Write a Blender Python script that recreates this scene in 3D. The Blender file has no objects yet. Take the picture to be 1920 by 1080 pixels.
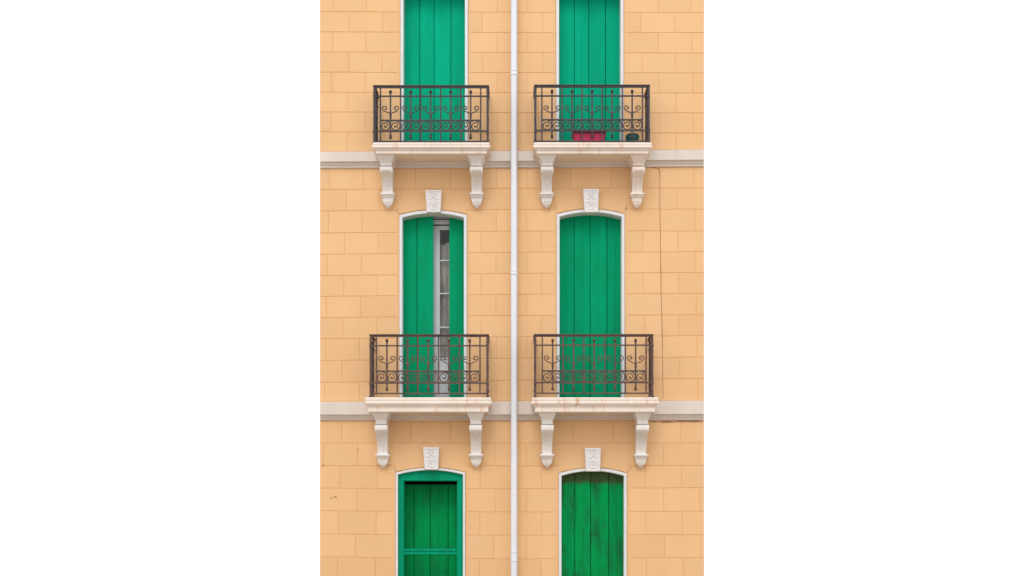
import bpy, bmesh, math, random
from mathutils import Vector
random.seed(7)
C = bpy.data.collections.new("scene"); bpy.context.scene.collection.children.link(C)
S = bpy.context.scene
CAMD, SC, HZ, EYE = 20.0, 118.0, 985.0, 2.16
# facade measurements (pixels of the photo at wall scale 118 px = 1 m) -> metres, at a distance d in front of the wall
def P(px, py, d=0.0):
    k = (CAMD - d) / CAMD / SC
    return Vector(((px - 960) * k, -d, EYE + (HZ - py) * k))
def X(px, d=0.0): return P(px, 0, d).x
def Z(py, d=0.0): return P(0, py, d).z

# ------------------------------------------------------------------ materials
def nodes(name):
    m = bpy.data.materials.new(name); m.use_nodes = True
    nt = m.node_tree; b = nt.nodes['Principled BSDF']
    return m, nt, b
def nd(nt, t, **kw):
    n = nt.nodes.new(t)
    for k, v in kw.items():
        if hasattr(n, k): setattr(n, k, v)
        else: n.inputs[k].default_value = v
    return n
def noise(nt, scale, stretch=(1, 1, 1), detail=6, rough=0.6, loc=(0, 0, 0)):
    tc = nd(nt, 'ShaderNodeNewGeometry')
    mp = nd(nt, 'ShaderNodeMapping'); mp.inputs['Scale'].default_value = stretch; mp.inputs['Location'].default_value = loc
    nt.links.new(tc.outputs['Position'], mp.inputs['Vector'])
    n = nd(nt, 'ShaderNodeTexNoise'); n.inputs['Scale'].default_value = scale
    n.inputs['Detail'].default_value = detail; n.inputs['Roughness'].default_value = rough
    nt.links.new(mp.outputs[0], n.inputs['Vector'])
    return n.outputs['Fac']
def ramp(nt, fac, stops):
    r = nd(nt, 'ShaderNodeValToRGB'); e = r.color_ramp.elements
    while len(e) < len(stops): e.new(0.5)
    for i, (p, c) in enumerate(stops):
        e[i].position = p; e[i].color = (*c, 1) if not isinstance(c, (int, float)) else (c, c, c, 1)
    nt.links.new(fac, r.inputs[0]); return r.outputs[0]
def mix(nt, fac, a, b, mode='MIX'):
    m = nd(nt, 'ShaderNodeMix', data_type='RGBA', blend_type=mode)
    for s, v in ((0, fac), (6, a), (7, b)):
        if isinstance(v, (int, float)): m.inputs[s].default_value = v
        elif isinstance(v, tuple): m.inputs[s].default_value = (*v, 1)
        else: nt.links.new(v, m.inputs[s])
    return m.outputs[2]
def bump(nt, b, h, strength, dist=0.01):
    n = nd(nt, 'ShaderNodeBump'); n.inputs['Strength'].default_value = strength; n.inputs['Distance'].default_value = dist
    nt.links.new(h, n.inputs['Height']); nt.links.new(n.outputs[0], b.inputs['Normal'])

def mat_wall():
    m, nt, b = nodes('ochre_plaster')
    base = (0.755, 0.487, 0.258); lo = (0.715, 0.448, 0.225)
    c = mix(nt, ramp(nt, noise(nt, 1.1, detail=5), [(0.3, 0.0), (0.72, 1.0)]), lo, base)
    # a little different from block to block
    at = nd(nt, 'ShaderNodeVertexColor'); at.layer_name = 'tone'
    c = mix(nt, 1.0, c, at.outputs[0], 'MULTIPLY')
    # brush streaks and rain streaks
    st = ramp(nt, noise(nt, 5.0, (1, 1, .12), 6, .65), [(0.42, 0.0), (0.78, 1.0)])
    c = mix(nt, mix(nt, 0.30, (0, 0, 0), st), c, (0.68, 0.41, 0.23))
    c2 = ramp(nt, noise(nt, 38, (1, 1, 1), 5, .7), [(0.35, 0.99), (0.65, 1.01)])
    c = mix(nt, 1.0, c, c2, 'MULTIPLY')
    # small dirty spots
    sp = ramp(nt, noise(nt, 7.5, (1, 1, 1), 8, .75, (3, 1, 4)), [(0.735, 0.0), (0.77, 1.0)])
    c = mix(nt, mix(nt, 0.45, (0, 0, 0), sp), c, (0.40, 0.24, 0.13))
    nt.links.new(c, b.inputs['Base Color']); b.inputs['Roughness'].default_value = 0.85
    b.inputs['Specular IOR Level'].default_value = 0.25
    bump(nt, b, noise(nt, 16, detail=5), 0.16, 0.006)
    return m
def mat_simple(name, col, rough=0.6, var=0.08, nscale=6, stretch=(1, 1, 1), bmp=0.15, bscale=40, metal=0.0, dirt=None, spec=0.4, rnd=0.0):
    m, nt, b = nodes(name)
    c = mix(nt, ramp(nt, noise(nt, nscale, stretch), [(0.3, 0.0), (0.7, 1.0)]),
            tuple(v * (1 - var) for v in col), tuple(min(1, v * (1 + var)) for v in col))
    if dirt:
        dc, lo, hi, amt, ds, dst = dirt
        c = mix(nt, mix(nt, amt, (0, 0, 0), ramp(nt, noise(nt, ds, dst, 8, .7, (5, 2, 1)), [(lo, 0.0), (hi, 1.0)])), c, dc)
    if rnd:
        oi = nd(nt, 'ShaderNodeObjectInfo')
        c = mix(nt, 1.0, c, ramp(nt, oi.outputs['Random'], [(0.0, 1 - rnd), (1.0, 1 + rnd * .5)]), 'MULTIPLY')
    nt.links.new(c, b.inputs['Base Color']); b.inputs['Roughness'].default_value = rough
    b.inputs['Metallic'].default_value = metal; b.inputs['Specular IOR Level'].default_value = spec
    if bmp: bump(nt, b, noise(nt, bscale, stretch), bmp, 0.005)
    return m
def mat_green(name, col, dirtamt, dirtcol=(0.01, 0.09, 0.035), pale=0.0, topstain=None):
    m, nt, b = nodes(name)
    g = ramp(nt, noise(nt, 9, (1, 1, .05), 8, .7), [(0.3, 0.86), (0.7, 1.08)])
    c = mix(nt, 1.0, col, g, 'MULTIPLY')
    oi = nd(nt, 'ShaderNodeObjectInfo')
    c = mix(nt, 1.0, c, ramp(nt, oi.outputs['Random'], [(0.0, 0.92), (1.0, 1.05)]), 'MULTIPLY')
    f = ramp(nt, noise(nt, 4.5, (1, 1, .3), 8, .72, (1, 7, 2)), [(0.46, 0.0), (0.66, 1.0)])
    c = mix(nt, mix(nt, dirtamt, (0, 0, 0), f), c, dirtcol)
    if pale:
        f = ramp(nt, noise(nt, 16, (1, 1, .6), 8, .75, (9, 7, 2)), [(0.66, 0.0), (0.74, 1.0)])
        c = mix(nt, mix(nt, pale, (0, 0, 0), f), c, (0.12, 0.36, 0.17))
    if topstain:   # old water stain under the lintel
        ge = nd(nt, 'ShaderNodeNewGeometry'); sx = nd(nt, 'ShaderNodeSeparateXYZ'); nt.links.new(ge.outputs['Position'], sx.inputs[0])
        ad = nd(nt, 'ShaderNodeMath', operation='MULTIPLY_ADD'); nt.links.new(noise(nt, 8), ad.inputs[0]); ad.inputs[1].default_value = 0.16
        nt.links.new(sx.outputs['Z'], ad.inputs[2])
        mr = nd(nt, 'ShaderNodeMapRange'); nt.links.new(ad.outputs[0], mr.inputs[0])
        mr.inputs[1].default_value = topstain; mr.inputs[2].default_value = topstain + 0.045; mr.inputs[4].default_value = 0.88
        c = mix(nt, mr.outputs[0], c, (0.055, 0.075, 0.03))
    nt.links.new(c, b.inputs['Base Color']); b.inputs['Roughness'].default_value = 0.65
    b.inputs['Specular IOR Level'].default_value = 0.04
    bump(nt, b, noise(nt, 30, (1, 1, .06)), 0.3, 0.004)
    return m
def mat_stone(name, stain, cols=((0.80, 0.73, 0.66), (0.74, 0.65, 0.57))):
    m, nt, b = nodes(name)
    col, col2 = cols
    c = mix(nt, ramp(nt, noise(nt, 3, (1, 1, 1)), [(0.35, 0.0), (0.7, 1.0)]), col2, col)
    f = ramp(nt, noise(nt, 7.5, (1, 1, .08), 6, .75, (2.3, 0, 5)), [(0.55, 0.0), (0.68, 1.0)])
    c = mix(nt, mix(nt, stain, (0, 0, 0), f), c, (0.56, 0.29, 0.15))
    f = ramp(nt, noise(nt, 14, (1, 1, .35), 8, .75, (0, 3, 2)), [(0.6, 0.0), (0.72, 1.0)])
    c = mix(nt, mix(nt, stain * .6, (0, 0, 0), f), c, (0.48, 0.30, 0.20))
    nt.links.new(c, b.inputs['Base Color']); b.inputs['Roughness'].default_value = 0.75
    bump(nt, b, noise(nt, 30), 0.25, 0.006)
    return m
def mat_iron(name, rust):
    m, nt, b = nodes(name)
    f = ramp(nt, noise(nt, 9, detail=8, rough=.75), [(0.62 - rust * .3, 0.0), (0.76 - rust * .22, 1.0)])
    c = mix(nt, f, (0.028, 0.026, 0.034), (0.105, 0.050, 0.036))
    f = ramp(nt, noise(nt, 23, detail=8, rough=.75, loc=(4, 4, 4)), [(0.6, 0.0), (0.72, 1.0)])
    c = mix(nt, mix(nt, 0.5, (0, 0, 0), f), c, (0.17, 0.14, 0.13))
    nt.links.new(c, b.inputs['Base Color']); b.inputs['Roughness'].default_value = 0.6
    bump(nt, b, noise(nt, 120), 0.3, 0.002)
    return m
M = {}
M['wall'] = mat_wall()
M['trim'] = mat_simple('white_trim_paint', (0.64, 0.67, 0.70), 0.6, 0.05, 4, dirt=((0.50, 0.42, 0.34), .58, .75, .4, 6, (1, 1, .5)))
M['key'] = mat_simple('white_plaster_carving', (0.70, 0.69, 0.69), 0.7, 0.05, 9, bmp=.3, dirt=((0.45, 0.42, 0.36), .6, .75, .4, 20, (1, 1, 1)))
M['band'] = mat_simple('cream_band_paint', (0.63, 0.57, 0.515), 0.7, 0.06, 3, (1, 1, .4), dirt=((0.60, 0.42, 0.30), .58, .75, .35, 3, (1, 1, .25)))
M['slab_u'] = mat_stone('balcony_stone_pale', .45)
M['slab_l'] = mat_stone('balcony_stone_rust_stained', .95)
M['iron_u'] = mat_iron('wrought_iron_dark', .35)
M['iron_l'] = mat_iron('wrought_iron_rusty', .85)
M['gT'] = mat_green('green_shutter_paint_bright', (0.0005, 0.365, 0.205), .12)
M['gM'] = mat_green('green_shutter_paint', (0.0005, 0.30, 0.135), .22)
M['gF'] = mat_green('green_frame_paint', (0.002, 0.29, 0.155), .15)
M['gB'] = mat_green('green_shutter_paint_aged', (0.0005, 0.30, 0.082), .5, pale=.25)
M['gBR'] = mat_green('green_shutter_paint_weathered', (0.0005, 0.265, 0.066), .95, pale=.55, topstain=Z(906) + .065)
M['pipe'] = mat_simple('white_pipe_paint', (0.69, 0.73, 0.79), 0.45, 0.03, 2, bmp=.03, dirt=((0.6, 0.55, 0.5), .62, .8, .4, 4, (1, 1, .15)))
M['casement'] = mat_simple('grey_white_casement_paint', (0.52, 0.55, 0.58), 0.5, 0.05, 5)
M['curtain'] = mat_simple('beige_grey_curtain', (0.55, 0.48, 0.45), 0.9, 0.5, 4, (2.5, 1, .6))
M['pot'] = mat_simple('magenta_plastic', (0.52, 0.013, 0.085), 0.45, 0.06, 8, bmp=.05)
M['rim'] = mat_simple('dark_rim_plastic', (0.10, 0.015, 0.03), 0.5, 0.1, 8)
M['teal'] = mat_simple('dark_teal_glaze', (0.004, 0.07, 0.075), 0.3, 0.15, 8)
M['soil'] = mat_simple('potting_soil', (0.05, 0.035, 0.025), 0.95, 0.3, 40)
M['dark'] = mat_simple('dark_crack', (0.27, 0.15, 0.085), 0.9, 0.3, 20)
M['roof'] = mat_simple('terracotta_tiles', (0.42, 0.17, 0.09), 0.8, 0.25, 6)
M['ground'] = mat_simple('pale_paving', (0.74, 0.73, 0.71), 0.85, 0.04, .6)
M['bounce_street'] = mat_simple('warm_bounce_paving', (0.36, 0.245, 0.15), 0.9, 0.2, 3)  # added strip's colour, picked to bounce warm light up under the balconies
M['pave'] = mat_simple('pavement_stone', (0.40, 0.32, 0.24), 0.9, 0.12, 3)
def mat_glass():
    m = bpy.data.materials.new('window_glass'); m.use_nodes = True; nt = m.node_tree; nt.nodes.clear()
    o = nd(nt, 'ShaderNodeOutputMaterial'); t = nd(nt, 'ShaderNodeBsdfTransparent'); g = nd(nt, 'ShaderNodeBsdfGlossy')
    t.inputs[0].default_value = (.86, .88, .87, 1); g.inputs[0].default_value = (.9, .9, .9, 1); g.inputs['Roughness'].default_value = .03
    f = nd(nt, 'ShaderNodeFresnel'); f.inputs[0].default_value = 1.33; mx = nd(nt, 'ShaderNodeMixShader')
    nt.links.new(f.outputs[0], mx.inputs[0]); nt.links.new(t.outputs[0], mx.inputs[1]); nt.links.new(g.outputs[0], mx.inputs[2])
    nt.links.new(mx.outputs[0], o.inputs[0]); return m
M['glass'] = mat_glass()

# ------------------------------------------------------------------ mesh helpers
def obj(name, bm, m, parent=None, label=None, smooth=False):
    bmesh.ops.recalc_face_normals(bm, faces=bm.faces)
    me = bpy.data.meshes.new(name); bm.to_mesh(me); bm.free()
    o = bpy.data.objects.new(name, me); C.objects.link(o)
    for mm in (m if isinstance(m, (list, tuple)) else [m]): me.materials.append(mm)
    if parent: o.parent = parent
    if label: o['label'] = label
    if smooth:
        for p in me.polygons: p.use_smooth = True
        me.set_sharp_from_angle(angle=math.radians(40))
    return o
def box(bm, x0, x1, y0, y1, z0, z1, bev=0.0, mi=0):
    v = [bm.verts.new(p) for p in ((x0,y0,z0),(x1,y0,z0),(x1,y1,z0),(x0,y1,z0),(x0,y0,z1),(x1,y0,z1),(x1,y1,z1),(x0,y1,z1))]
    fs = [bm.faces.new([v[i] for i in f]) for f in ((0,3,2,1),(4,5,6,7),(0,1,5,4),(1,2,6,5),(2,3,7,6),(3,0,4,7))]
    for f in fs: f.material_index = mi
    if bev:
        es = list({e for f in fs for e in f.edges})
        r = bmesh.ops.bevel(bm, geom=es, offset=bev, segments=2, affect='EDGES', profile=.6)
        for f in r['faces']: f.material_index = mi
def loft(bm, rings, close=True, cap=True, mi=0):
    vs = [[bm.verts.new(p) for p in r] for r in rings]
    n = len(rings[0])
    for a, b in zip(vs, vs[1:]):
        for i in range(n if close else n - 1):
            f = bm.faces.new((a[i], a[(i+1) % n], b[(i+1) % n], b[i])); f.material_index = mi
    if cap:
        for r in (vs[0], vs[-1]):
            f = bm.faces.new(r); f.material_index = mi
def tube(bm, pts, r, mp, n=6, flat=1.0):
    """pts in a plane (u,z); mp maps (u,w,z) to world"""
    rings = []
    for i, p in enumerate(pts):
        a = pts[max(i-1, 0)]; b = pts[min(i+1, len(pts)-1)]
        t = Vector((b[0]-a[0], b[1]-a[1])); t.normalize(); nrm = Vector((-t.y, t.x))
        rr = r[i] if isinstance(r, list) else r
        ring = []
        for k in range(n):
            an = 2*math.pi*(k+.5)/n
            o = nrm * math.cos(an) * rr; w = math.sin(an) * rr * flat
            ring.append(mp(p[0]+o.x, w, p[1]+o.y))
        rings.append(ring)
    loft(bm, rings)
def lathe(bm, cx, cy, prof, n=20, mi=0, mp=None):
    rings = []
    for r, z in prof:
        rings.append([((cx + r*math.cos(2*math.pi*k/n)), (cy + r*math.sin(2*math.pi*k/n)), z) for k in range(n)])
    if mp: rings = [[mp(*p) for p in r] for r in rings]
    loft(bm, rings, mi=mi)
def empty(name, loc, label, cat, group=None):
    o = bpy.data.objects.new(name, None); C.objects.link(o); o.location = loc
    o['label'] = label; o['category'] = cat
    if group: o['group'] = group
    return o

# ------------------------------------------------------------------ the building
B = empty('apartment_building', (0, 0, 0), 'yellow ochre block-scored apartment facade with green shutters, four iron balconies and a white drainpipe', 'building')

# windows: outer trim left/right, spring y, apex y, bottom y (photo pixels)
TOPW, BOTW = 285, 1215
WIN = [
 dict(k='TL', xl=751, xr=877, sp=-20, ap=-28, bt=285),
 dict(k='TR', xl=1043, xr=1169, sp=-21, ap=-29, bt=284),
 dict(k='ML', xl=749, xr=875, sp=403.5, ap=394.5, bt=753),
 dict(k='MR', xl=1044, xr=1171, sp=402, ap=392.5, bt=752),
 dict(k='BL', xl=742, xr=872, sp=886.5, ap=877.5, bt=BOTW),
 dict(k='BR', xl=1048, xr=1175, sp=888, ap=878, bt=BOTW),
]
NARC = 16
def arch(w, ins, d, gap=0.0):
    """outline bottom-left -> over the arch -> bottom-right, inset in metres, as (x,z)"""
    xl, xr = X(w['xl'], d) + ins - gap, X(w['xr'], d) - ins + gap
    zs, za, zb = Z(w['sp'], d) - ins*.85 + gap, Z(w['ap'], d) - ins + gap, Z(w['bt'], 0)
    pts = [(xl, zb)]
    for i in range(NARC + 1):
        t = i / NARC; x = xl + (xr - xl) * t
        pts.append((x, zs + (za - zs) * (1 - (2*t - 1)**2)))
    pts.append((xr, zb)); return pts

# rows of scored blocks: y at the left end, pipe and right end, then the upright joints
R = [
 (-131,-130,-130,[624,687,750,812,875,933,989,1046,1110,1170,1234,1296]),
 (-92,-91,-91,[654,717,904,1017,1202,1265]),
 (-53,-52,-52,[625,687,1234,1296],'panelT'),
 (-15,-14.5,-14,[625,687,933,989,1234,1296]),
 (22.5,23.5,24,[655,717,904,1017.5,1202,1265]),
 (60.5,61.5,61.5,[624,686.5,932,989,1234,1297.5]),
 (98,99,100,[654,716.5,904,1017.5,1203.5,1266]),
 (136,136.5,137.5,[622,686,932,988,1235.5,1299]),
 (173.5,174.5,175,[652,714,904,1018,1205,1267]),
 (210.5,211.5,212,[621,684,933,988,1237,1300]),
 (247.5,249.5,250,[651,713,904,1017,1206,1268]),
 (284,283,281,None),
 (316,315,313,[618,681.5,779.5,845.5,931.5,987,1070.5,1145,1237,1301]),
 (356,353.5,353,[649.5,711,1237,1270],'panelM'),
 (396,393,392.5,[616,679,930.5,987,1237.3,1302.5]),
 (437.5,434,433.5,[646,709,902.5,1015.5,1205,1238,1271]),
 (477.5,473.5,472.5,[614,678,930,988,1238.5,1303.5]),
 (517.5,513,511.5,[645,707.5,902,1015,1206.5,1239.5,1272]),
 (556.5,552,551,[612,676,930,988,1240,1305.5]),
 (596.5,592,591,[643.5,706.5,902,1015,1208,1241,1273]),
 (636,632,630,[610,674,931,987,1242,1307]),
 (676.5,672,670,[641.5,704,902,1016,1209,1242.5,1274.5]),
 (717.5,713,710.5,[609,674,930,986,1243,1308]),
 (753,752,751,None),
 (789,789,789,[640.5,769.7,845.5,1074,1150,1276]),
 (831,831,830.5,[606.5,671,928,987,1244,1311],'panelB'),
 (873.5,874,873,[637.5,707.5,900.5,1016,1210.5,1278]),
 (915.5,917,915,[669,928,987.5,1244,1312]),
 (958,960.5,959,[635,705.5,899.5,1016,1211,1279]),
 (1001.5,1004,1003,[666.5,926,987,1246,1314]),
 (1044.5,1048.5,1045.5,[633,704,899,1015,1212,1281]),
 (1088,1092,1089,[666,926,987,1246,1314]),
 (1131,1135,1133,[633,704,899,1015,1212,1281]),
 (1175,1178,1176,[666,926,987,1246,1314]),
 (1218,1218,1218,None),
]
def yat(row, x):
    a, m, b = row[:3]
    return a + (m - a) * (x - 600) / 360 if x < 960 else m + (b - m) * (x - 960) / 360
bm = bmesh.new()
tone = bm.loops.layers.color.new('tone')
def block(pts, front_in):
    """pts base outline (x,z) ccw or cw; front_in: same outline drawn in a little"""
    t = random.uniform(.975, 1.01); s = random.uniform(-.006, .006)
    n0 = len(bm.faces)
    a = [bm.verts.new((x, 0.001, z)) for x, z in pts]
    f = [bm.verts.new((x, -0.006, z)) for x, z in front_in]
    n = len(a)
    fs = [bm.faces.new((a[i], a[(i+1) % n], f[(i+1) % n], f[i])) for i in range(n)]
    fs.append(bm.faces.new(f))
    for fc in fs:
        for l in fc.loops: l[tone] = (t, t + s, t + s*1.5, 1)
def inset(pts, dx):
    n = len(pts); out = []
    area = sum(pts[i][0]*pts[(i+1)%n][1]-pts[(i+1)%n][0]*pts[i][1] for i in range(n))
    sg = 1 if area > 0 else -1
    for i in range(n):
        p0, p1, p2 = Vector(pts[i-1]), Vector(pts[i]), Vector(pts[(i+1) % n])
        e1, e2 = (p1-p0).normalized(), (p2-p1).normalized()
        n1, n2 = Vector((-e1.y, e1.x))*sg, Vector((-e2.y, e2.x))*sg
        m_ = n1 + n2; m_ /= max(.3, (1 + n1.dot(n2)))
        q = p1 + m_*dx; out.append((q.x, q.y))
    return out
HXJ, HZJ = .0022, .0045
for row, nxt in zip(R, R[1:]):
    if row[3] is None: continue
    xs = [600] + list(row[3]) + [1320]
    panel = row[4] if len(row) > 4 else None
    for x0, x1 in zip(xs, xs[1:]):
        ymid = (yat(row, x0) + yat(nxt, x0)) / 2
        segs = [(x0, x1)]
        for w in WIN:
            if w['ap'] - 6 < ymid < w['bt']:
                ns = []
                for a, b in segs:
                    if b <= w['xl'] or a >= w['xr']: ns.append((a, b)); continue
                    if a < w['xl']: ns.append((a, w['xl'] - .3))
                    if b > w['xr']: ns.append((w['xr'] + .3, b))
                segs = ns
        notch = [w for w in WIN if panel and w['k'][0] == panel[-1] and x0 < w['xl'] and x1 > w['xr']]
        for a, b in segs:
            if b - a < 1.5: continue
            j = lambda: random.uniform(-.35, .35); HXJ = random.choice((.0002, .001, .0018, .0026))
            q = [(X(a) + HXJ, Z(yat(row, a) + j()) - HZJ), (X(b) - HXJ, Z(yat(row, b) + j()) - HZJ),
                 (X(b) - HXJ, Z(yat(nxt, b) + j()) + HZJ)]
            if notch:
                for w in sorted(notch, key=lambda w: -w['xl']):
                    ar = arch(w, 0, 0, .012)[1:-1]
                    zr = Z(yat(nxt, w['xr'])) + HZJ
                    q.append((ar[-1][0], zr))
                    q += ar[::-1]
                    q.append((ar[0][0], zr))
            q.append((X(a) + HXJ, Z(yat(nxt, a) + j()) + HZJ))
            block(q, inset(q, .0032))
# smooth plaster margin beside each opening, covering the joint ends
for w in WIN:
    for xa_, xb_m in ((X(w['xl'] - 5.5), X(w['xl']) - .012), (X(w['xr']) + .012, X(w['xr'] + 5.5))):
        za_, zb_m = Z(w['bt']) + .02, Z(w['sp']) - .05
        ft = [(xa_, za_), (xb_m, za_), (xb_m, zb_m), (xa_, zb_m)]
        vv = [bm.verts.new((x, -.0064, z)) for x, z in ft]; f0 = bm.faces.new(vv)
        for l in f0.loops: l[tone] = (.995, .99, .985, 1)
# plaster behind the joints, with the six openings
zt, zb_ = Z(-150), 0.0
loops = [[(X(600), zb_), (X(1320), zb_), (X(1320), zt), (X(600), zt)]] + [arch(w, .01, 0) for w in WIN]
es = []
for lp in loops:
    vs = [bm.verts.new((x, 0.0, z)) for x, z in lp]
    es += [bm.edges.new((vs[i], vs[(i+1) % len(vs)])) for i in range(len(vs))]
r = bmesh.ops.triangle_fill(bm, use_beauty=True, edges=es)
new = [f for f in r['geom'] if isinstance(f, bmesh.types.BMFace)]
# side, back and inner faces of the wall shell
DEP = 9.0
x0, x1 = X(600), X(1320)
def quad(*p):
    f = bm.faces.new([bm.verts.new(q) for q in p]); new.append(f)
quad((x0, 0, 0), (x0, 0, zt), (x0, DEP, zt), (x0, DEP, 0))
quad((x1, 0, 0), (x1, 0, zt), (x1, DEP, zt), (x1, DEP, 0))
quad((x0, DEP, 0), (x1, DEP, 0), (x1, DEP, zt), (x0, DEP, zt))
for f in new:
    for l in f.loops: l[tone] = (1, .96, .91, 1)
wall = obj('wall', bm, M['wall'], B)

# cracks, chips and damp marks of the plaster
def crack(pts, wdt, name='crack'):
    b2 = bmesh.new(); n = len(pts); L = []; Rr = []
    for i, (px, py) in enumerate(pts):
        p = P(px, py, .0095); h = wdt/118/2*random.uniform(.4, 1.3)*(0.3 if i in (0, n-1) else 1)
        a = pts[max(i-1,0)]; c = pts[min(i+1,n-1)]; t = Vector((c[0]-a[0], -(c[1]-a[1]))).normalized(); nr = Vector((-t.y, t.x))
        L.append(b2.verts.new((p.x+nr.x*h, p.y, p.z+nr.y*h))); Rr.append(b2.verts.new((p.x-nr.x*h, p.y, p.z-nr.y*h)))
    for i in range(n-1): b2.faces.new((L[i], L[i+1], Rr[i+1], Rr[i]))
    return obj(name, b2, M['dark'], wall)
crack([(1173.5, 386), (1175, 383), (1174, 391), (1172, 394)][1:], 1.6)
crack([(1041.5, 385), (1041, 389), (1041.5, 393)], 1.0)
crack([(1185, 874.5), (1180, 880), (1176, 886)], 1.2)
crack([(619, 936), (622, 933), (624, 931.5)], 2.2)
crack([(626, 930.5), (629, 931.5), (631.5, 934)], 3.0)
crack([(671, 840), (671.5, 846), (671, 852)], 1.7)
crack([(707, 872), (710, 873.5), (713, 873.5), (717, 872.5), (729, 871), (733, 872.5)], 1.3)
crack([(606, 868), (606.3, 874), (607, 876)], 1.5)
crack([(738, 877), (741, 881), (743, 886)], .8)
crack([(1216, 790.6)] + [(1216 + 7*i, 790.4 + random.uniform(-.5, 1.2)) for i in range(1, 14)] + [(1318, 790.5)], 2.4)
crack([(1222, 314.6), (1230, 314.8), (1235, 316), (1237, 322), (1237.5, 335)], 1.1)
crack([(1237, 317), (1237.3, 352), (1237.5, 395), (1238.4, 434), (1238.3, 472), (1239.4, 512), (1239.6, 550), (1240.8, 592), (1241.8, 630), (1242.3, 672), (1242.6, 711), (1243.2, 750)], .95)
for w_ in WIN[2:]:
    crack([(x_*118+960, 985-(z_-EYE)*118) for x_, z_ in arch(w_, 0, 0, .011)[1:-1]], 1.0)
for px_ in (745, 793, 844, 873, 919, 981): crack([(px_-1.2, 791), (px_, 791.6), (px_+1.3, 791.2)], 1.6)
crack([(741, 394), (746, 398), (748, 402)], .8)

# string courses: flat band with stepped moulding below
def course(pts3, name, prof, label=None):
    b2 = bmesh.new(); rings = []
    for xpx, tops in pts3:
        ring = []
        for f, d in prof:
            y = tops[0] + (tops[1] - tops[0]) * f
            p = P(xpx, y, d); ring.append((X(xpx, d), -d, p.z))
        rings.append(ring)
    loft(b2, rings)
    return obj(name, b2, M['band'], B, label)
pro = [(0, -.01), (0, .095), (.02, .10), (.58, .10), (.59, .078), (.63, .072), (.64, .06), (.70, .058), (.80, .047), (.84, .034), (.86, .038), (.95, .034), (.96, .018), (1, .015), (1, -.01)]
course([(600, (284.5, 316)), (960, (283, 315)), (1320, (280.5, 313))], 'string_course', pro, 'upper cream string course between the top and middle floor')
pro2 = [(0, -.01), (0, .095), (.02, .10), (.68, .10), (.69, .078), (.72, .072), (.73, .06), (.78, .058), (.86, .047), (.88, .034), (.90, .038), (.96, .034), (.97, .018), (1, .015), (1, -.01)]
course([(600, (753.5, 788.5)), (960, (752.5, 788.5)), (1320, (751, 788))], 'string_course', pro2, 'lower cream string course above the lowest windows')

# cornice, parapet and roof above the photo
b2 = bmesh.new()
for i, (s, z0, z1) in enumerate(((.10, Z(-150), Z(-163)), (.20, Z(-163), Z(-172)), (.33, Z(-172), Z(-190)))):
    box(b2, x0 - s*.2, x1 + s*.2, -s, DEP + s*.2, z0 + .0005*i, z1)
obj('cornice', b2, M['band'], B)
b2 = bmesh.new(); zr = Z(-190)
v = [b2.verts.new(p) for p in ((x0-.2,-.45,zr),(x1+.2,-.45,zr),(x1+.2,DEP+.3,zr),(x0-.2,DEP+.3,zr),(0-1,DEP/2,zr+1.3),(0+1,DEP/2,zr+1.3))]
for f in ((0,1,2,3),(0,1,5,4),(1,2,5),(2,3,4,5),(3,0,4)): b2.faces.new([v[i] for i in f])
obj('roof', b2, M['roof'], B)

# ------------------------------------------------------------------ windows
SH = .17      # depth of the shutters behind the wall face
def shutter_panel(name, parent, m, a, b, zt_, zb2, y=SH, lab=None, boards=2, lean=0.0):
    b2 = bmesh.new(); g = .0042
    xa, xb = X(a, -y) + g, X(b, -y) - g
    T = .032; pr = [(xa, y+T), (xa, y+.003), (xa+.003, y)]
    for i in range(1, boards):
        xm = xa + (xb-xa)*(i/boards + random.uniform(-.05, .05)); pr += [(xm-.0028, y), (xm, y+.0035), (xm+.0028, y)]
    pr += [(xb-.003, y), (xb, y+.003), (xb, y+T)]
    loft(b2, [[(px_, py_, z) for px_, py_ in pr] for z in (zb2, zt_)])
    return obj(name, b2, m, parent, lab)
def window(w, inner, proud=.042, label=None):
    b2 = bmesh.new()
    prof = [(-.002, .0), (-.002, -proud+.008), (.006, -proud), (inner-.006, -proud), (inner, -proud+.006), (inner, SH+.002)]
    rings = []
    paths = [arch(w, i, proud) for i, y in prof]
    n = len(paths[0])
    vs = [[b2.verts.new((p[0], y, p[1])) for p in path] for path, (i, y) in zip(paths, prof)]
    for a, b in zip(vs, vs[1:]):
        for i in range(n-1): b2.faces.new((a[i], a[i+1], b[i+1], b[i]))
    return obj('window', b2, M['trim'], B, label, smooth=False)
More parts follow.
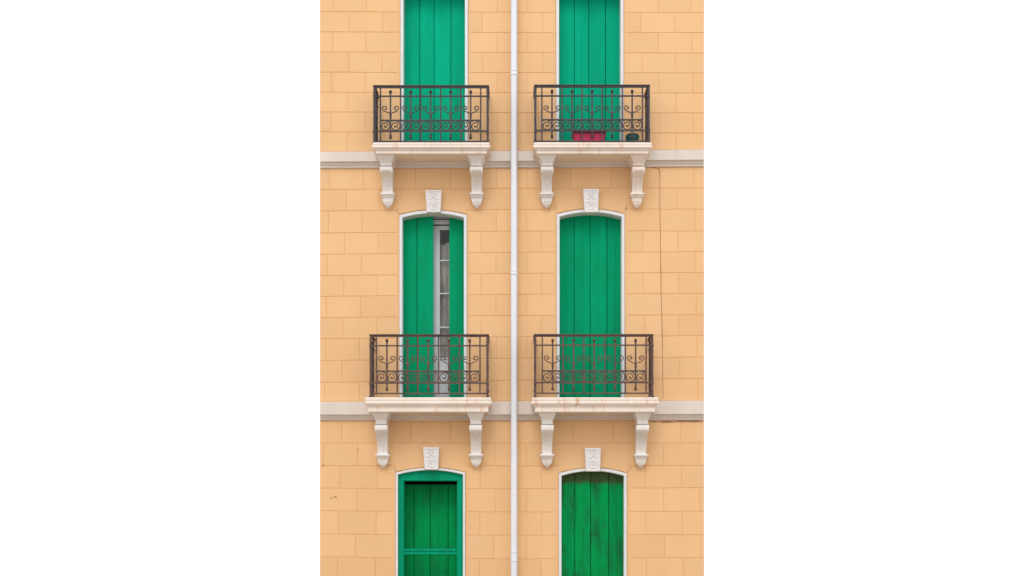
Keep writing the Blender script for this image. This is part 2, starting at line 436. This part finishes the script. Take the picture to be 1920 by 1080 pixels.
def keystone(win, xa, xb, xc, xd, yt, yb):
    """top edge xa..xb at yt, bottom edge xc..xd at yb"""
    b2 = bmesh.new(); D0 = .125
    def pt(u, v, d):      # u -1..1, v 0 top .. 1 bottom
        d2 = D0
        l = xa + (xc-xa)*v; r_ = xb + (xd-xb)*v
        p = P((l+r_)/2 + u*(r_-l)/2, yt + (yb-yt)*v, D0)
        return Vector((p.x, -d, p.z))
    e = .07
    rings = [[pt(-1,0,.0), pt(1,0,.0), pt(1,1,.0), pt(-1,1,.0)],
             [pt(-1,0,D0-.012), pt(1,0,D0-.012), pt(1,1,D0-.012), pt(-1,1,D0-.012)],
             [pt(-1+e,.04,D0), pt(1-e,.04,D0), pt(1-e,.97,D0), pt(-1+e,.97,D0)],
             [pt(-.84,.07,D0), pt(.84,.07,D0), pt(.84,.95,D0), pt(-.84,.95,D0)],
             [pt(-.80,.085,D0-.010), pt(.80,.085,D0-.010), pt(.80,.935,D0-.010), pt(-.80,.935,D0-.010)]]
    loft(b2, rings)
    def ridge(path, r):   # carved relief
        rg = []
        for i, (u, v) in enumerate(path):
            p = pt(u, v, D0-.008); a = pt(*path[max(i-1,0)], D0); c = pt(*path[min(i+1,len(path)-1)], D0)
            t = (c-a); t.y = 0; t.normalize(); nr = Vector((-t.z, 0, t.x)); rr = r*(.45 if i in (0, len(path)-1) else 1)
            rg.append([p + nr*math.cos(k*math.pi/3)*rr + Vector((0, -abs(math.sin(k*math.pi/3))*rr*1.1 if k < 4 else rr*.3, 0)) for k in range(6)])
        loft(b2, rg)
    ridge([(-.55,.13),(0,.12),(.55,.13)], .009); ridge([(-.5,.21),(.5,.21)], .014); ridge([(-.42,.27),(0,.275),(.42,.27)], .008)
    ridge([(-.62,.42),(-.35,.41),(-.12,.33),(0,.30),(.12,.33),(.35,.41),(.62,.40)], .011)
    ridge([(-.7,.56),(-.45,.56),(-.25,.66),(-.12,.78)], .012); ridge([(.7,.56),(.45,.56),(.25,.66),(.12,.78)], .012)
    ridge([(-.3,.46),(-.16,.58),(0,.74)], .010); ridge([(.3,.46),(.16,.58),(0,.74)], .010)
    ridge([(0,.42),(0,.55),(0,.66)], .017); ridge([(-.55,.80),(-.3,.86),(0,.84),(.3,.86),(.55,.80)], .010)
    ridge([(-.62,.66),(-.5,.74),(-.42,.86)], .009); ridge([(.62,.66),(.5,.74),(.42,.86)], .009)
    obj('keystone', b2, M['key'], win)

W = {w['k']: w for w in WIN}
def zs(py, y=SH): return Z(py, -y)
# top left and top right
wtl = window(W['TL'], .045, label='top floor window behind the left balcony, green bifold shutters closed')
for a, b in zip((755, 787, 814, 845.3, 874.5), (787, 814, 845.3, 874.5)): shutter_panel('shutter_panel', wtl, M['gT'], a, b, zs(-30), Z(284), boards=random.choice((1, 1, 2)))
keystone(wtl, 798, 830, 801, 827, -68, -24)
wtr = window(W['TR'], .045, label='top floor window behind the balcony that carries the pots, green shutters closed')
for a, b in zip((1046.5, 1076.8, 1104, 1135.3, 1167), (1076.8, 1104, 1135.3, 1167)): shutter_panel('shutter_panel', wtr, M['gT'], a, b, zs(-30), Z(284), boards=random.choice((1, 2)))
keystone(wtr, 1091, 1123, 1094, 1120, -68, -24)
# middle left: shutters ajar, glazed casement behind
wml = window(W['ML'], .045, label='middle window with its green shutters ajar showing the glazed casement')
for a, b in zip((752, 782, 813)[:2], (782, 813)): shutter_panel('shutter_panel', wml, M['gM'], a, b, zs(396), Z(752), boards=1)
shutter_panel('shutter_panel', wml, M['gM'], 842, 873, zs(396), Z(752), boards=2)
shutter_panel('shutter_panel', wml, M['gM'], 844, 873, zs(396), Z(752), y=SH+.045, lab='green shutter panel folded away behind its neighbour')
keystone(wml, 797, 828, 800, 826, 356, 398)
CY = .30
b2 = bmesh.new()
cx = lambda px: X(px, -CY); cz = lambda py: Z(py, -CY)
zt2 = cz(400)
box(b2, cx(745), cx(757), CY, CY+.07, cz(752), zt2, .004); box(b2, cx(868), cx(880), CY, CY+.07, cz(752), zt2, .004)
box(b2, cx(757), cx(868), CY+.001, CY+.07, cz(410.5), zt2, .003)
box(b2, cx(757), cx(868), CY-.02, CY+.07, cz(421), cz(412.5), .004)
fr = obj('window_frame', b2, M['casement'], wml)
for (l, r_) in ((757.5, 811.8), (812.2, 867.5)):
    b2 = bmesh.new(); y0 = CY+.012; y1 = CY+.055; sl, sr = (7, 12.5) if l < 800 else (12.5, 7)
    box(b2, cx(l), cx(l+sl), y0, y1, cz(751), cz(423), .004); box(b2, cx(r_-sr), cx(r_), y0, y1, cz(751), cz(423), .004)
    for ya, yb in ((423, 431), (746, 740), (697, 692)):
        box(b2, cx(l+sl), cx(r_-sr), y0+.001, y1-.001, min(cz(ya), cz(yb)), max(cz(ya), cz(yb)), .003)
    for ym in (488, 550, 613.5, 672):
        box(b2, cx(l+sl), cx(r_-sr), y0+.004, y1-.004, cz(ym+1.3), cz(ym-1.3), .003)
    box(b2, cx(l+sl), cx(r_-sr), y0+.018, y1-.008, cz(751), cz(673))   # lower wooden panel
    obj('casement', b2, M['casement'], wml)
    b2 = bmesh.new(); box(b2, cx(l+sl), cx(r_-sr), y0+.021, y0+.025, cz(672), cz(430)); obj('glass_pane', b2, M['glass'], wml)
# middle right
wmr = window(W['MR'], .045, label='middle window with all four green shutter panels closed')
for a, b in zip((1047.5, 1076.5, 1106.5, 1138, 1169), (1076.5, 1106.5, 1138, 1169)): shutter_panel('shutter_panel', wmr, M['gM'], a, b, zs(396), Z(751), boards=2)
keystone(wmr, 1093.5, 1123.5, 1096, 1121.5, 353.5, 398)
# bottom left: green frame with transom, shutters set back in shade
wbl = window(W['BL'], .034, label='lowest window with a green outer frame and a transom across recessed shutters')
b2 = bmesh.new(); FY = .015
ax0, ax1 = X(744, 0), X(870, 0)
outer = arch(W['BL'], .036, .042)
ix0, ix1, iz1, iz0 = X(757, -FY), X(857.3, -FY), Z(902, -FY), Z(BOTW)
# front face with arched head: left stile, right stile, head
def prism(b3, poly, ya, yb):
    loft(b3, [[(x, ya, z) for x, z in poly], [(x, yb, z) for x, z in poly]])
xa, xb_ = outer[0][0], outer[-1][0]
prism(b2, [(xa, iz0), (ix0-.012, iz0), (ix0-.012, iz1+.008), (xa, iz1+.008)], FY, FY+.09)
prism(b2, [(ix1+.012, iz0), (xb_, iz0), (xb_, iz1+.008), (ix1+.012, iz1+.008)], FY, FY+.09)
prism(b2, [(xa, iz1+.010)] + outer[1:-1] + [(xb_, iz1+.010)], FY+.0015, FY+.09)
# inner bead
prism(b2, [(ix0-.0115, iz0), (ix0+.004, iz0), (ix0+.004, iz1), (ix0-.0115, iz1)], FY+.022, FY+.10)
prism(b2, [(ix1-.004, iz0), (ix1+.0115, iz0), (ix1+.0115, iz1), (ix1-.004, iz1)], FY+.022, FY+.10)
prism(b2, [(ix0-.0115, iz1+.0005), (ix1+.0115, iz1+.0005), (ix1+.0115, iz1+.0095), (ix0-.0115, iz1+.0095)], FY+.02, FY+.10)
# outer moulding strip, on the face
prism(b2, [(xa+.026, iz0), (xa+.042, iz0), (xa+.042, iz1+.05), (xa+.026, iz1+.05)], FY-.008, FY+.003)
prism(b2, [(xb_-.042, iz0), (xb_-.026, iz0), (xb_-.026, iz1+.05), (xb_-.042, iz1+.05)], FY-.008, FY+.003)
obj('window_frame', b2, M['gF'], wbl)
b2 = bmesh.new()
box(b2, ix0+.005, ix1-.005, FY+.03, FY+.085, Z(1033, -FY), Z(1029, -FY), .004)
box(b2, ix0+.005, ix1-.005, FY+.045, FY+.085, Z(1035.5, -FY), Z(1033.2, -FY))
box(b2, ix0+.005, ix1-.005, FY+.03, FY+.085, Z(1039.5, -FY), Z(1035.7, -FY), .004)
obj('transom', b2, M['gF'], wbl)
SB = .40
for a, b in zip((748, 776, 806.7, 840.3, 868), (776, 806.7, 840.3, 868)): shutter_panel('shutter_panel', wbl, M['gB'], a, b, Z(908.5, -SB), Z(BOTW), y=SB)
b2 = bmesh.new()       # lining of the deep reveal
for a, b in ((xa+.0, ix0-.02), (ix1+.02, xb_-.0)): box(b2, a, b, FY+.091, SB+.04, iz0, iz1+.09)
box(b2, xa+.001, xb_-.001, FY+.092, SB+.04, iz1+.012, iz1+.09)
obj('lining', b2, M['gB'], wbl)
keystone(wbl, 793, 823.5, 796, 821.5, 838.5, 881)
# bottom right
wbr = window(W['BR'], .042, label='lowest window with weathered green plank shutters stained under the arch')
for a, b in zip((1051, 1077.8, 1107.5, 1141.2, 1172), (1077.8, 1107.5, 1141.2, 1172)): shutter_panel('shutter_panel', wbr, M['gBR'], a, b, Z(870, -.10), Z(BOTW), y=.10)
keystone(wbr, 1096.5, 1127, 1098.5, 1125.5, 840, 884)
for w, wo in ((W['BL'], wbl), (W['BR'], wbr)):
    b2 = bmesh.new(); box(b2, X(w['xl'])-.05, X(w['xr'])+.05, -.12, .3, Z(BOTW)-.075, Z(BOTW), .01)
    obj('sill', b2, M['slab_u'], wo)

# curtain hanging behind the glass of the ajar window
b2 = bmesh.new(); N = 90; rows_ = []
for zi in range(9):
    rw = []
    for i in range(N):
        t = i/(N-1); xx = cx(760)+(cx(866)-cx(760))*t
        ztop = cz(452 + 9*math.sin(t*9.5)**2 + 5*math.sin(t*31)); z = cz(740) + (ztop-cz(740))*zi/8
        rw.append((xx, CY+.10+.016*math.sin(t*44+.6*math.sin(zi*.9))+.006*math.sin(t*90+zi*.5), z))
    rows_.append(rw)
vs = [[b2.verts.new(p) for p in r] for r in rows_]
for a, b in zip(vs, vs[1:]):
    for i in range(N-1): b2.faces.new((a[i], a[i+1], b[i+1], b[i]))
cu = obj('curtain', b2, M['curtain'], smooth=True)
cu['label'] = 'grey beige curtain hanging behind the glass of the ajar window'; cu['category'] = 'curtain'

# ------------------------------------------------------------------ balconies
MD, RD = .58, .50
def balcony(xl, xr, ys, mat, label):
    """ys: pixel heights of the front profile"""
    y0, y1, y2, y3, y4, y5, y6 = ys
    prof = [(.014, y0), (.010, y0+.6), (.012, y1-.4), (.030, y1-.3), (.030, y1+.35), (.003, y1+.55), (0, y2), (0, y3), (.006, y3+.5), (.022, y4), (.038, y5-.8), (.040, y5), (.052, y5+.1), (.054, y6)]
    b2 = bmesh.new(); XL, XR = X(xl, MD), X(xr, MD); rings = []
    for s, y in prof:
        z = Z(y, MD - s)
        rings.append([(XL+s, .0 , z), (XL+s, -(MD-s), z), (XR-s, -(MD-s), z), (XR-s, .0, z)])
    loft(b2, rings)
    me = obj('balcony', b2, mat, B, label)
    me['soffit'] = 0; del me['soffit']
    return me, prof[-1], Z(y6, MD-.054)
def corbel(bal, xc, zsof, ytip, k, mat):
    """scroll bracket, centred at wall pixel xc; k = vertical stretch"""
    b2 = bmesh.new(); cxw = X(xc); zt_ = Z(ytip)
    H = zsof - zt_
    h = .084; rings = []
    # (fraction of height from soffit, projection, half width, groove)
    pr = [(0.0, .46, .135, 0), (.03, .455, .130, 0), (.07, .43, .108, 0), (.115, .395, .094, 0), (.13, .39, .088, 0), (.135, .375, .084, 0), (.205, .372, .084, 0), (.208, .335, .072, 0), (.222, .335, .072, 0),
          (.230, .378, .090, 0), (.26, .398, .091, 0), (.31, .395, .091, 0), (.35, .365, .089, .004), (.39, .315, .086, .008), (.44, .258, .083, .010), (.52, .205, .081, .010), (.60, .172, .080, .010), (.68, .152, .080, .010), (.735, .145, .080, .006), (.74, .145, .080, 0),
          (.742, .178, .110, 0), (.765, .182, .112, 0), (.768, .160, .103, 0), (.785, .158, .102, 0), (.80, .142, .094, 0), (.815, .138, .086, 0), (.818, .122, .086, 0), (.87, .118, .079, 0), (.91, .110, .067, 0), (.945, .095, .049, 0), (.975, .070, .027, 0), (.99, .058, .015, 0), (1.0, .045, .006, 0)]
    for f, d, hw, g in pr:
        f = f*k/.742 if f < .742 else k + (f-.742)*(1-k)/.258
        z = zsof - f*H
        us = [-1, -.72, -.56, -.12, 0, .12, .56, .72, 1]; gs = [0, 0, g, g, g*.1, g, g, 0, 0]
        rings.append([(cxw-hw, .005, z)] + [(cxw+u*hw, -(d-q), z) for u, q in zip(us, gs)] + [(cxw+hw, .005, z)])
    loft(b2, rings)
    # beads on the block and on the drop
    for u in (-.055, -.018, .018, .055):
        z = zsof-.172*H; box(b2, cxw+u-.013, cxw+u+.013, -.380, -.36, z-.014, z+.014, .005)
    for u in (-.035, 0, .035):
        z = zsof-.85*H; box(b2, cxw+u-.008, cxw+u+.008, -.127, -.11, z-.018, z+.012, .004)
    for s in (-1, 1):     # volute rolls on the cheeks
        cz_, cy_ = zsof-.285*H, -.335
        rg = [[(cxw+s*xx, cy_+r*math.cos(t*math.pi/8), cz_+r*math.sin(t*math.pi/8)) for t in range(16)] for xx, r in ((.07, .055), (.097, .055), (.100, .045), (.101, .02))]
        loft(b2, rg)
    obj('corbel', b2, mat, bal)

def spiral(cx_, cz_, R0, hand, n=34):
    pts = []
    for i in range(n+1):
        t = i/n; an = math.pi*.5 + hand*t*math.pi*3.3
        r = R0*((1 - .10*t/.42) if t < .42 else (.90 - .72*((t-.42)/.58)**.85))
        pts.append((cx_+math.cos(an)*r, cz_+math.sin(an)*r))
    return pts
def ball(bm_, mp, u, z, r, sq=1.0):
    rings = []
    for i in range(7):
        a = -math.pi/2 + math.pi*i/6; rr = max(math.cos(a)*r, .0004)
        rings.append([mp(u+rr*math.cos(k*math.pi/4), rr*math.sin(k*math.pi/4), z+math.sin(a)*r*sq) for k in range(8)])
    loft(bm_, rings)
def sqbar(bm_, mp, u, za, zb, h):
    loft(bm_, [[mp(u-h, -h, z), mp(u+h, -h, z), mp(u+h, h, z), mp(u-h, h, z)] for z in (za, zb)])
def hbar(bm_, mp, ua, ub, z, hz, hw):
    loft(bm_, [[mp(u, -hw, z-hz), mp(u, hw, z-hz), mp(u, hw, z+hz), mp(u, -hw, z+hz)] for u in (ua, ub)])
def railing(xl, xr, bars, spin, ys, mat, zslab, label):
    """ys: handrail top, rail 2, rail 3, rail 4, bottom rail (pixels)"""
    zh, z2, z3, z4, z5 = [Z(y, RD) for y in ys]
    XL, XR = X(xl, RD), X(xr, RD); U = [X(b, RD) for b in bars]; V = [X(s, RD) for s in spin]
    front = lambda u, w, z: Vector((u, -RD + w, z))
    lft = lambda u, w, z: Vector((XL + w, u, z)); rgt = lambda u, w, z: Vector((XR - w, u, z))
    b2 = bmesh.new()
    for z, lo, hi in ((z2, XL, XR), (z4, XL, XR), (z5, XL, XR), (z3, U[0], U[-1])): hbar(b2, front, lo, hi, z, .0105, .009)
    for mp in (lft, rgt):
        for z, a, b in ((z2, -RD, 0), (z4, -RD, 0), (z5, -RD, 0), (z3, -RD+.085, -.08)): hbar(b2, mp, a+.017, b+.01, z, .0095, .008)
    rail = obj('railing', b2, mat, B, label)
    b2 = bmesh.new()
    hbar(b2, front, XL-.018, XR+.018, zh-.006, .006, .024); hbar(b2, front, XL-.008, XR+.008, zh-.026, .0138, .012)
    for mp in (lft, rgt):
        hbar(b2, mp, -RD+.0245, .01, zh-.0065, .006, .024); hbar(b2, mp, -RD+.0125, .01, zh-.0265, .0138, .012)
    obj('handrail', b2, mat, rail)
    for Xc in (XL, XR):
        b2 = bmesh.new(); sqbar(b2, front, Xc, zslab-.005, zh-.04, .0165)
        sqbar(b2, front, Xc, z4-.03, z4+.02, .021); sqbar(b2, front, Xc, z2-.018, z2+.018, .020)
        sqbar(b2, front, Xc, zslab, zslab+.03, .026)
        obj('corner_post', b2, mat, rail)
    def mk(mp, us, vs, half):
        for u in us:
            b2 = bmesh.new(); sqbar(b2, mp, u, z5-.004, zh-.035, .0108)
            for z in (z2, z4): sqbar(b2, mp, u, z-.013, z+.013, .0128)
            obj('bar', b2, mat, rail)
        for v in vs:
            b2 = bmesh.new(); top = zh-.085; bot = z4-.105
            sqbar(b2, mp, v, bot+.02, top-.02, .0115)
            # finials
            ball(b2, mp, v, top-.006, .024, .85); ball(b2, mp, v, top+.012, .006, 1.2)
            loft(b2, [[mp(v-a, -a, z), mp(v+a, -a, z), mp(v+a, a, z), mp(v-a, a, z)] for a, z in ((.021, top-.027), (.018, top-.032), (.011, top-.045))])
            ball(b2, mp, v, bot+.004, .0255, .85); ball(b2, mp, v, bot-.018, .006, 1.3)
            loft(b2, [[mp(v-a, -a, z), mp(v+a, -a, z), mp(v+a, a, z), mp(v-a, a, z)] for a, z in ((.020, bot+.034), (.019, bot+.039), (.011, bot+.048))])
            # heart scrolls
            zc = z3 + (z2-z3)*.27
            loft(b2, [[mp(v-a, -a, z), mp(v+a, -a, z), mp(v+a, a, z), mp(v-a, a, z)] for a, z in ((.010, zc-.09), (.016, zc-.045), (.018, zc-.005), (.016, zc+.012), (.010, zc+.03))])
            for s in (-1, 1):
                w_ = half*.80
                ctrl = [(.0, .0), (.25, .018), (.55, .032), (.85, .056), (1.0, .082), (.97, .105), (.82, .119), (.62, .116), (.48, .100), (.46, .082), (.56, .071), (.66, .077)]
                pts = [(v+s*w_*a, zc+b*(z2-z3)/.38) for a, b in ctrl]
                sm = []
                for i in range(len(pts)-1):
                    p0, p1, p2, p3 = pts[max(i-1,0)], pts[i], pts[i+1], pts[min(i+2, len(pts)-1)]
                    for t in (0, .33, .67):
                        sm.append(tuple(.5*((2*p1[q])+(-p0[q]+p2[q])*t+(2*p0[q]-5*p1[q]+4*p2[q]-p3[q])*t*t+(-p0[q]+3*p1[q]-3*p2[q]+p3[q])*t**3) for q in (0, 1)))
                sm.append(pts[-1]); tube(b2, sm, .0080, mp)
                ball(b2, mp, *[sm[-1][0], sm[-1][1]], .0115)
            obj('spindle', b2, mat, rail)
        al = sorted(us + vs)
        for a, b in zip(al, al[1:]):
            b2 = bmesh.new(); R0 = min((b-a)/2-.008, (z3-z4)/2-.006); R1 = (z3-z4)/2-.009
            c = (a+b)/2; zc = (z3+z4)/2
            pts = [(c+(x-c)*1.0, zc+(z-zc)*R1/R0) for x, z in spiral(c, zc, R0, -1)]
            tube(b2, pts, .0078, mp); ball(b2, mp, pts[-1][0], pts[-1][1], .0145)
            # little corner tangs that tie the curl to the bars
            for sx in (-1, 1):
                for sz in (-1, 1):
                    tube(b2, [(c+sx*R0*.62, zc+sz*R1*.74), (c+sx*R0*.9, zc+sz*R1*1.02), (c+sx*(R0+.006), zc+sz*(R1+.002))], .005, mp)
            obj('scroll', b2, mat, rail)
    half = (U[1]-U[0])/2
    mk(front, U, V, half)
    for mp in (lft, rgt): mk(mp, [-RD+.095, -.085], [-RD/2+.005], .16)
    return rail
bU = (267, 271.8, 273, 276, 278.5, 281.3, 287.8); bL = (745, 750.5, 752, 756.5, 759.5, 762.5, 772)
def full(xl, xr, ys, slabm, cons, ytip, rxl, rxr, bars, spin, rys, ironm, lab1, lab2):
    bal, _, zsof = balcony(xl, xr, ys, slabm, lab1)
    for c in cons: corbel(bal, c, zsof, ytip, .705 if ytip < 500 else .75, M['band3'] if c == 1193 else M['band2'])
    railing(rxl, rxr, bars, spin, rys, ironm, Z(ys[0], MD), lab2)
M['band3'] = mat_stone('corbel_stone_stained', .6)
M['band2'] = mat_stone('corbel_stone', .12, ((0.76, 0.745, 0.73), (0.70, 0.67, 0.635)))
full(697.5, 918.7, bU, M['slab_u'], (728.5, 894.2), 392.5, 702, 914.3, [713.3,751.3,788.8,826.3,863.8,901.3], [732.2,770,807.5,845,882.5], (160.5,180.5,225.8,246,265.2), M['iron_u'], 'upper left balcony slab on two scroll corbels', 'upper left dark wrought iron railing')
full(1000, 1223, bU, M['slab_u'], (1024.7, 1193), 392.5, 1003.8, 1216.3, [1016,1053.7,1091.3,1129,1166.7,1204.5], [1035,1072.7,1110.2,1147.7,1185.3], (159.5,180,224.5,245,264.8), M['iron_u'], 'upper right balcony slab that carries the two pots', 'upper right dark wrought iron railing in front of the pots')
full(682.5, 921.7, bL, M['slab_l'], (719, 893), 878, 695, 914, [705.8,744.7,783.5,822.3,861.3,900], [725.5,764.2,803,842,880.8], (627,648.3,696,718.3,737.8), M['iron_l'], 'lower left balcony slab with rust streaks', 'lower left rusty wrought iron railing')
full(997, 1235.5, bL, M['slab_l'], (1025.3, 1200.4), 878, 1003.5, 1223, [1016.8,1055.8,1094.7,1133.8,1172.5,1211.5], [1036.2,1075.4,1114,1153.2,1191.8], (626.7,647.3,695.5,717.5,737.3), M['iron_l'], 'lower right balcony slab with rust streaks', 'lower right rusty wrought iron railing')

# ------------------------------------------------------------------ drainpipe
b2 = bmesh.new(); PD = .165; pcx = X(963.8, PD); pr_ = 12.3/118*.99/2
lathe(b2, pcx, -PD, [(pr_, .12), (pr_, Z(-165, PD))], 24)
# elbow shoe at the foot
pipe = obj('drainpipe', b2, M['pipe'], B, 'white drainpipe running down between the two window columns', smooth=True)
for yc, hh, e in ((137.5, 4.2, .005), (512, 3.8, .0065), (-165, 5, .006)):
    b2 = bmesh.new(); z = Z(yc, PD); h = hh/118
    lathe(b2, pcx, -PD, [(pr_, z+h*1.3), (pr_+e, z+h*1.2), (pr_+e+.002, z+h*.9), (pr_+.001, z+h*.7), (pr_+.001, z+h*.2), (pr_+e+.002, z), (pr_+e+.003, z-h*.8), (pr_+e, z-h), (pr_, z-h*1.1)], 24)
    obj('pipe_collar', b2, M['pipe'], pipe, smooth=True)
b2 = bmesh.new()
za, zb3 = Z(1034.5, PD), Z(1052, PD)
lathe(b2, pcx, -PD, [(pr_, za+.004), (pr_+.008, za+.003), (pr_+.008, za-.012), (pr_+.003, za-.014), (pr_+.003, zb3+.018), (pr_+.008, zb3+.016), (pr_+.008, zb3+.002), (pr_, zb3)], 24)
obj('pipe_collar', b2, M['pipe'], pipe, smooth=True)
for yc in (512, 1043, 137.5, 800):
    b2 = bmesh.new(); z = Z(yc, PD); box(b2, pcx-.012, pcx+.012, -PD+pr_-.004, .0, z-.012, z+.012)
    obj('pipe_bracket', b2, M['pipe'], pipe)

# ------------------------------------------------------------------ pots on the upper right balcony
zfl = Z(267, MD)
pe = empty('planter_box', (X(1105, .36), -.36, zfl), 'long magenta plastic planter box on the upper right balcony floor', 'planter')
def loc(o): o.location = o.location
b2 = bmesh.new(); xa, xb2 = X(1074, .44)-pe.location.x, X(1136, .44)-pe.location.x; zT = Z(249.5, .44) - zfl
def rr(x0_, x1_, y0_, y1_, z, c=.015):
    return [(x0_+c,y0_,z),(x1_-c,y0_,z),(x1_,y0_+c,z),(x1_,y1_-c,z),(x1_-c,y1_,z),(x0_+c,y1_,z),(x0_,y1_-c,z),(x0_,y0_+c,z)]
loft(b2, [rr(xa+.03, xb2-.03, -.06, .06, 0), rr(xa+.004, xb2-.004, -.078, .078, zT), rr(xa+.016, xb2-.016, -.066, .066, zT), rr(xa+.016, xb2-.016, -.066, .066, zT-.03)])
obj('box', b2, M['pot'], pe)
b2 = bmesh.new(); loft(b2, [rr(xa-.004, xb2+.004, -.086, .086, zT-.004), rr(xa-.006, xb2+.006, -.088, .088, zT+.030), rr(xa+.012, xb2-.012, -.07, .07, zT+.030), rr(xa+.014, xb2-.014, -.068, .068, zT-.002)])
obj('rim', b2, M['rim'], pe)
b2 = bmesh.new(); loft(b2, [rr(xa+.018, xb2-.018, -.064, .064, zT-.02), rr(xa+.018, xb2-.018, -.064, .064, zT-.001)]); obj('soil', b2, M['soil'], pe)
te = empty('round_pot', (X(1185.8, .36), -.36, zfl), 'dark teal round pot with a wide curved rim at the right end of the balcony', 'pot')
b2 = bmesh.new(); zt_ = Z(257, .36)-zfl; R_ = 13.3/118*.98
lathe(b2, 0, 0, [(R_*.50, 0), (R_*.66, zt_*.30), (R_*.90, zt_*.68), (R_*.99, zt_*.92), (R_, zt_), (R_*.98, zt_+.014), (R_*.90, zt_+.028)], 28)
obj('pot_body', b2, M['teal'], te, smooth=True)
b2 = bmesh.new(); lathe(b2, 0, 0, [(R_*.90, zt_+.0285), (R_*.80, zt_+.037), (R_*.6, zt_+.044), (R_*.3, zt_+.048), (.003, zt_+.049)], 28)
obj('dome_top', b2, M['teal'], te, smooth=True)

# ------------------------------------------------------------------ ground
def struct(name, bm_, m):
    o = obj(name, bm_, m); o['kind'] = 'structure'; return o
b2 = bmesh.new(); v = [b2.verts.new(p) for p in ((-3000,-3000,0),(3000,-3000,0),(3000,3000,0),(-3000,3000,0))]; b2.faces.new(v)
struct('ground', b2, M['ground'])
b2 = bmesh.new(); box(b2, X(600)-30, X(1320)+30, -1.8, -.004, .001, .13, .01); struct('pavement', b2, M['pave'])
b2 = bmesh.new(); v = [b2.verts.new(p) for p in ((-60,-19,.004),(60,-19,.004),(60,-1.81,.004),(-60,-1.81,.004))]; b2.faces.new(v)
struct('bounce_street', b2, M['bounce_street'])  # unseen strip added to dim and warm the light bounced onto the facade

# ------------------------------------------------------------------ light: bright overcast day
EL, AZ = math.radians(50), math.radians(-10)
w = bpy.data.worlds.new('World'); S.world = w; w.use_nodes = True; nt = w.node_tree
bg = nt.nodes['Background']; sky = nt.nodes.new('ShaderNodeTexSky'); sky.sky_type = 'NISHITA'; sky.sun_disc = False
sky.sun_elevation = EL; sky.sun_rotation = math.pi - AZ
sky.air_density = 1; sky.dust_density = 3
nt.links.new(sky.outputs[0], bg.inputs[0]); bg.inputs[1].default_value = .05
cl = nt.nodes.new('ShaderNodeBackground'); cl.inputs[0].default_value = (1, 1, 1, 1); cl.inputs[1].default_value = 1.01   # cloud cover
ad = nt.nodes.new('ShaderNodeAddShader'); nt.links.new(bg.outputs[0], ad.inputs[0]); nt.links.new(cl.outputs[0], ad.inputs[1])
nt.links.new(ad.outputs[0], nt.nodes['World Output'].inputs[0])
sun = bpy.data.lights.new('sun', 'SUN'); sun.energy = 1.0; sun.angle = math.radians(25); sun.color = (1, .96, .9)
so = bpy.data.objects.new('sun', sun); C.objects.link(so)
d = Vector((math.sin(AZ)*math.cos(EL), -math.cos(AZ)*math.cos(EL), math.sin(EL)))   # towards the sun
so.rotation_euler = d.to_track_quat('Z', 'Y').to_euler()

cam = bpy.data.cameras.new('camera'); co = bpy.data.objects.new('camera', cam); C.objects.link(co); S.camera = co
co.location = (0, -CAMD, EYE); co.rotation_euler = (math.pi/2, 0, 0)
cam.sensor_width = 36; cam.lens = 36*(SC*CAMD)/1920; cam.shift_y = (HZ-540)/1920; cam.clip_end = 10000; cam.clip_start = .1
S.view_settings.view_transform = 'Standard'; S.view_settings.look = 'None'; S.view_settings.gamma = 1
S.view_settings.use_curve_mapping = False
S.view_settings.exposure = 0.0
